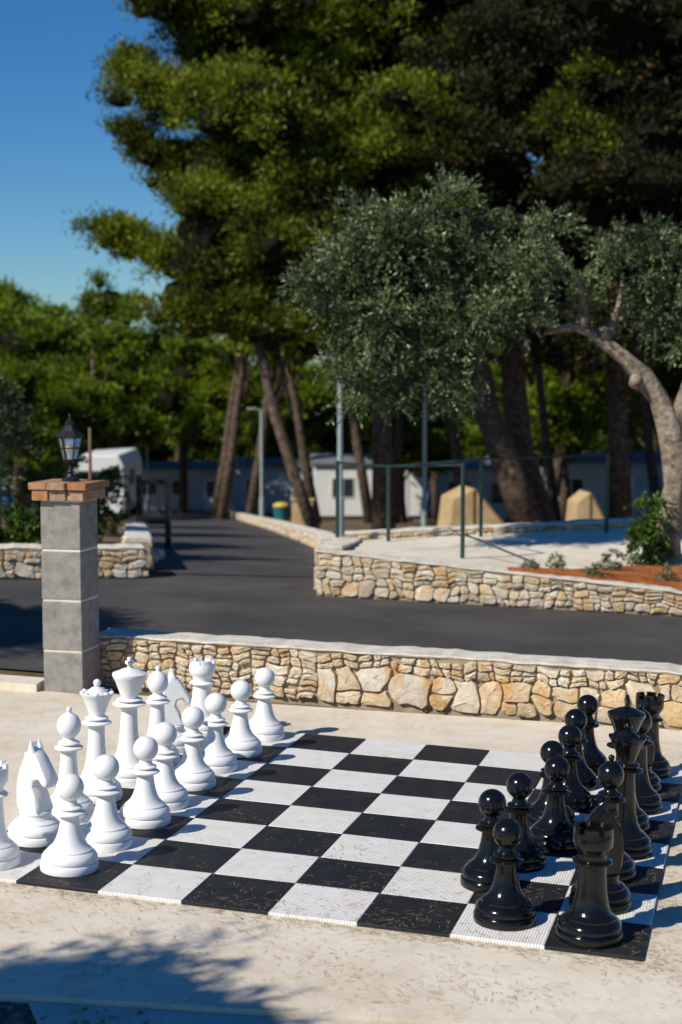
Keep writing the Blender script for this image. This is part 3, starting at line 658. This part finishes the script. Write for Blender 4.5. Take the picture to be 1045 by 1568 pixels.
def fp(x,y,s=1,V=None,rz=None):
    c,t,i_=random.choice(V or var); rz=random.uniform(0,6.28) if rz is None else rz; sz=random.uniform(.9,1.1)
    for nm,d in (("crown",c),("stem",t),("shade_core",i_)):
        o=bpy.data.objects.new(nm,d); o.parent=forest; o.location=(x,y,gz(x,y)); o.rotation_euler=(0,0,rz); o.scale=(s,s,s*sz); col.objects.link(o)
for (x,y,s) in ((-17,72,.92),(-14.5,70,.95),(-12.3,74,1.05),(-19,78,1.0),(-15.5,80,1.05),(-11.3,82,1.05),(-13.5,90,1.1),(-9.5,92,1.1),(-21,70,.9),(-10.6,66,.8),(-13,62,.75),(-16,60,.75),(-18,86,1.1)): fp(x,y,s)
for y,n,sp in ((97,16,4.2),(108,18,4.6),(120,20,5),(134,22,5.4)):
    for i in range(n):
        x=-34+i*sp*.95+random.uniform(-1,1)
        if y<100 and -14<x<-6: continue
        fp(x,y+random.uniform(-3,3),random.uniform(.85,1.15))
for (x,y,s) in ((-6,78,.9),(3.0,74,.9),(9.5,66,.85),(13.5,60,.9),(-2.5,90,1),(5.5,88,1),(15,74,1.1),(18,66,1.1)): fp(x,y,s)
for (x,y,s,rz) in ((-3.4,68,1,.3),(-1.5,58,.85,3.3),(.6,66,1,2.9),(5.2,72,1,3.0),(7.6,58,.9,2.8),(9.3,64,1,.4),(11.3,57,.9,3.2),(-5.4,74,1,.2),(3.9,54,.85,3.4),(12.5,66,1,0),(-4.4,64,.9,.2),(2.6,68,.95,1.2)): fp(x,y,s,vart,rz)

# ------------------------------------------------------------------ mobile homes
def home(name,x,y,L,mat,rz=0,H=2.6,door=True,D=3.2):
    e=empty(name,(x,y,gz(x,y))); e.rotation_euler=(0,0,rz)
    mb=MB(); mb.box((0,0,.35+H/2),(L,D,H)); o=mb.obj("walls",[mat],parent=e); b=o.modifiers.new("b",'BEVEL'); b.width=.05; b.segments=2
    mb=MB(); mb.box((0,0,.12),(L-.3,D-.3,.46)); mb.obj("skirting",[M_roof],parent=e)
    mb=MB(); vs=[(sx*(L/2+.15),sy_*(D/2+.2),.35+H+.0) for sx in(-1,1) for sy_ in(-1,1)]+[(sx*(L/2+.15),0,.35+H+.35) for sx in(-1,1)]
    vs2=[(a,b,c+.1) for a,b,c in vs]
    mb.add(vs+vs2,[(6,8,11,10),(7,10,11,9),(0,6,10,7,1),(2,3,9,11,8),(0,2,8,6),(1,7,9,3)]); mb.obj("roof",[M_roof],parent=e)
    mb=MB(); fr=MB(); n=max(2,int(L/2)); 
    for i in range(n):
        wx=-L/2+L*(i+.5)/n
        if door and i==n//2:
            fr.box((wx,-D/2-.01,.35+1.0),(.95,.05,2.05)); mb.box((wx,-D/2-.04,.35+1.35),(.6,.03,1.0))
        else:
            fr.box((wx,-D/2-.01,.35+1.45),(1.15,.05,1.05)); mb.box((wx-.27,-D/2-.04,.35+1.45),(.48,.03,.9)); mb.box((wx+.27,-D/2-.04,.35+1.45),(.48,.03,.9))
    for sx in (-1,1):
        fr.box((sx*(L/2+.01),0,.35+1.45),(.05,1.2,1.05)); mb.box((sx*(L/2+.04),0,.35+1.45),(.03,1.05,.9))
    fr.obj("frames",[M_frame],parent=e); mb.obj("windows",[M_win],parent=e)
home("mobile_home",-9.3,99,8,M_home2,.05); home("mobile_home",-3.4,88,5,M_home2,-.1); home("mobile_home",1.4,78,5.6,M_home,.05)
home("mobile_home",8.1,80,6,M_home,-.05); home("mobile_home",12.6,70,7,M_home2,0)
e=empty("camper_van",(-9.2,60,gz(-9.2,60))); mb=MB()
prof=[(-1.0,.45),(1.1,.45),(1.1,2.2),(.9,2.65),(-.7,2.6),(-1.0,2.3)]
vs=[(x,-2.6,z) for x,z in prof]+[(x,2.6,z) for x,z in prof]; n=6
mb.add(vs,[tuple(range(n))[::-1],tuple(range(n,2*n))]+[(i,(i+1)%n,n+(i+1)%n,n+i) for i in range(n)]); o=mb.obj("body",[M_home],parent=e); b=o.modifiers.new("b",'BEVEL'); b.width=.08; b.segments=3
mb=MB(); mb.box((0,-2.62,1.75),(1.3,.04,.6)); mb.box((1.12,-.6,1.7),(.04,1.2,.6)); mb.obj("windows",[M_win],parent=e)
mb=MB()
for sx in(-.95,1.0):
    for yy in (-1.7,1.7): mb.tube([(sx-.12,yy,.36),(sx+.12,yy,.36)],[.36,.36],16)
mb.obj("wheels",[M_iron],parent=e)

# ------------------------------------------------------------------ lamps, fence, tents, bins
def lamp(x,y,h,arm=-1):
    e=empty("street_lamp",(x,y,gz(x,y))); mb=MB()
    mb.tube([(0,0,-.1),(0,0,.9),(0,0,.92),(0,0,h)],[.1,.1,.07,.05],12)
    mb.tube([(0,0,h),(arm*.12,0,h+.1),(arm*.3,0,h+.12)],[.035,.03,.03],8); mb.lathe([(0.001,0),(.14,0),(.15,.02),(.001,.03)],12,0,(0,0,-.02)); mb.obj("pole",[M_galv],parent=e,smooth=True,angle=40)
    mb=MB(); mb.box((arm*.38,0,h+.13),(.36,.2,.06)); o=mb.obj("head",[M_galv],parent=e); b=o.modifiers.new("b",'BEVEL'); b.width=.025; b.segments=2
    mb=MB(); mb.box((arm*.4,0,h+.093),(.26,.14,.02)); mb.obj("lens",[M_bulb],parent=e)
lamp(-.02,36,4.05); lamp(2.5,46,4.3); lamp(-3.1,60,4.3); lamp(-11.6,92,4.0)
fe=empty("metal_fence"); mb=MB()
post=[(-.04,17.2,.92),(.53,17.1,.86),(1.2,15.1,.95),(1.58,17.3,.9),(3.0,17.3,.9)]
for x,y,h in post: mb.tube([(x,y,terr(x,y)-.05),(x,y,terr(x,y)+h)],[.022,.022],8)
def rail(a,b,fa=1,r=.012):
    mb.tube([(a[0],a[1],terr(a[0],a[1])+a[2]*fa),(b[0],b[1],terr(b[0],b[1])+b[2]*fa)],[r,r],6)
rail(post[0],post[1],.98); rail(post[1],post[2],.98); rail(post[1],post[3],.98); rail(post[3],post[4],.98)
mb.tube([(1.2,15.1,terr(1.2,15.1)+.25),(1.9,14.6,terr(1.9,14.6)+.04)],[.01,.01],6)
mb.obj("posts_and_rails",[M_green],parent=fe)
def tent(x,y,w,h,d,rz=0):
    e=empty("canvas_tent",(x,y,gz(x,y))); e.rotation_euler=(0,0,rz); mb=MB()
    vs=[(-w*.45,-d/2,0),(w/2,-d/2,0),(-w*.08,-d/2,h),(-w*.38,-d/2,h*.78),(-w*.45,d/2,0),(w/2,d/2,0),(-w*.08,d/2,h),(-w*.38,d/2,h*.78)]
    mb.add(vs,[(0,1,2,3),(5,4,7,6),(0,3,7,4),(3,2,6,7),(2,1,5,6)]); mb.obj("canvas",[M_tarp],parent=e)
    mb=MB(); mb.tube([(-w*.1,-d/2-.02,0),(-w*.1,-d/2-.02,h*.97)],[.03,.03],6); mb.tube([(-w*.08,-d/2-.03,h),(w*.5,-d/2-.03,0)],[.03,.03],6); mb.obj("pole",[M_wood],parent=e)
tent(3.8,44,2.0,1.35,1.6,.15); tent(7.1,44,1.2,1.3,1.2,.1)
e=empty("litter_bin",(-2.1,54,gz(-2.1,54))); mb=MB(); mb.lathe([(.001,0),(.24,0),(.29,.6),(.3,.62),(.27,.64)],16); mb.obj("body",[M_bin],parent=e,smooth=True,angle=40); mb=MB(); mb.lathe([(.3,.64),(.31,.68),(.2,.76),(.001,.79)],16); mb.obj("lid",[M_yel],parent=e,smooth=True)
e=empty("utility_cabinet",(-1.25,50,gz(-1.25,50))); mb=MB(); mb.box((0,0,.42),(.7,.4,.84)); mb.box((0,0,.88),(.78,.48,.06)); mb.box((-.17,-.21,.42),(.31,.03,.7)); mb.box((.17,-.21,.42),(.31,.03,.7)); o=mb.obj("body",[M_tarp],parent=e); b=o.modifiers.new("b",'BEVEL'); b.width=.01
mb=MB()
for x,y,h in ((-2.75,16.8,1.5),(-3.75,16.8,1.4)): mb.tube([(x,y,gz(x,y)),(x+.01,y,gz(x,y)+h)],[.022,.018],8)
mb.obj("garden_post",[M_wood])
mb=MB(); 
for x in (-3.05,-2.62): mb.box((x,23.2,gz(x,23.2)+.55),(.09,.09,1.1))
mb.box((-2.84,23.2,gz(-2.84,23.2)+1.0),(.34,.05,.08)); mb.box((-2.84,23.2,gz(-2.84,23.2)+.4),(.34,.05,.08)); mb.obj("iron_gate",[M_iron])
mb=MB()
for i in range(26):
    x=random.uniform(-3.0,-2.2);y=random.uniform(16.5,20); r=random.uniform(.06,.16)
    mb.lathe([(.001,-r*.4),(r*.8,-r*.3),(r,r*.1),(r*.75,r*.55),(.001,r*.7)],7,0,(x,y,gz(x,y)+r*.3))
mb.obj("boulders",[M_stone])

# ------------------------------------------------------------------ light & sky
SUN=Vector((-.78,-.625,0)).normalized(); EL=R(40)
sd=Vector((SUN.x*math.cos(EL),SUN.y*math.cos(EL),math.sin(EL)))
l=bpy.data.lights.new("sun",'SUN'); l.energy=5.0; l.angle=R(.5); l.color=(1,.955,.86)
lo=bpy.data.objects.new("sun",l); lo.rotation_euler=sd.to_track_quat('Z','Y').to_euler(); lo.location=(-10,-8,20); col.objects.link(lo)
w=bpy.data.worlds.new("World"); scene.world=w; w.use_nodes=True; nt=w.node_tree
sk=nt.nodes.new("ShaderNodeTexSky"); sk.sky_type='NISHITA'; sk.sun_disc=False; sk.sun_elevation=EL; sk.sun_rotation=math.atan2(sd.x,sd.y)
sk.air_density=1.0; sk.dust_density=.0; sk.ozone_density=3.5
hs=nt.nodes.new("ShaderNodeHueSaturation"); hs.inputs['Saturation'].default_value=1.32
nt.links.new(sk.outputs[0],hs.inputs['Color'])
mx=nt.nodes.new("ShaderNodeMix"); mx.data_type='RGBA'; mx.blend_type='MULTIPLY'; mx.inputs[0].default_value=1; mx.inputs[7].default_value=(.70,.98,1.22,1)
nt.links.new(hs.outputs[0],mx.inputs[6])
bg=nt.nodes["Background"]; bg.inputs[1].default_value=.072; nt.links.new(mx.outputs[2],bg.inputs[0])

# ------------------------------------------------------------------ camera
cd=bpy.data.cameras.new("camera"); cam=bpy.data.objects.new("camera",cd); col.objects.link(cam); scene.camera=cam
cd.sensor_fit='VERTICAL'; cd.sensor_height=36; cd.lens=36*2355.6/1568; cd.clip_end=20000; cd.clip_start=.05
cam.location=(0,0,2.1212); cam.rotation_euler=(math.pi/2-.0919,0,0)
cd.dof.use_dof=True; cd.dof.focus_distance=7.3; cd.dof.aperture_fstop=2.3
scene.view_settings.view_transform='Standard'; scene.view_settings.look='None'; scene.view_settings.exposure=0
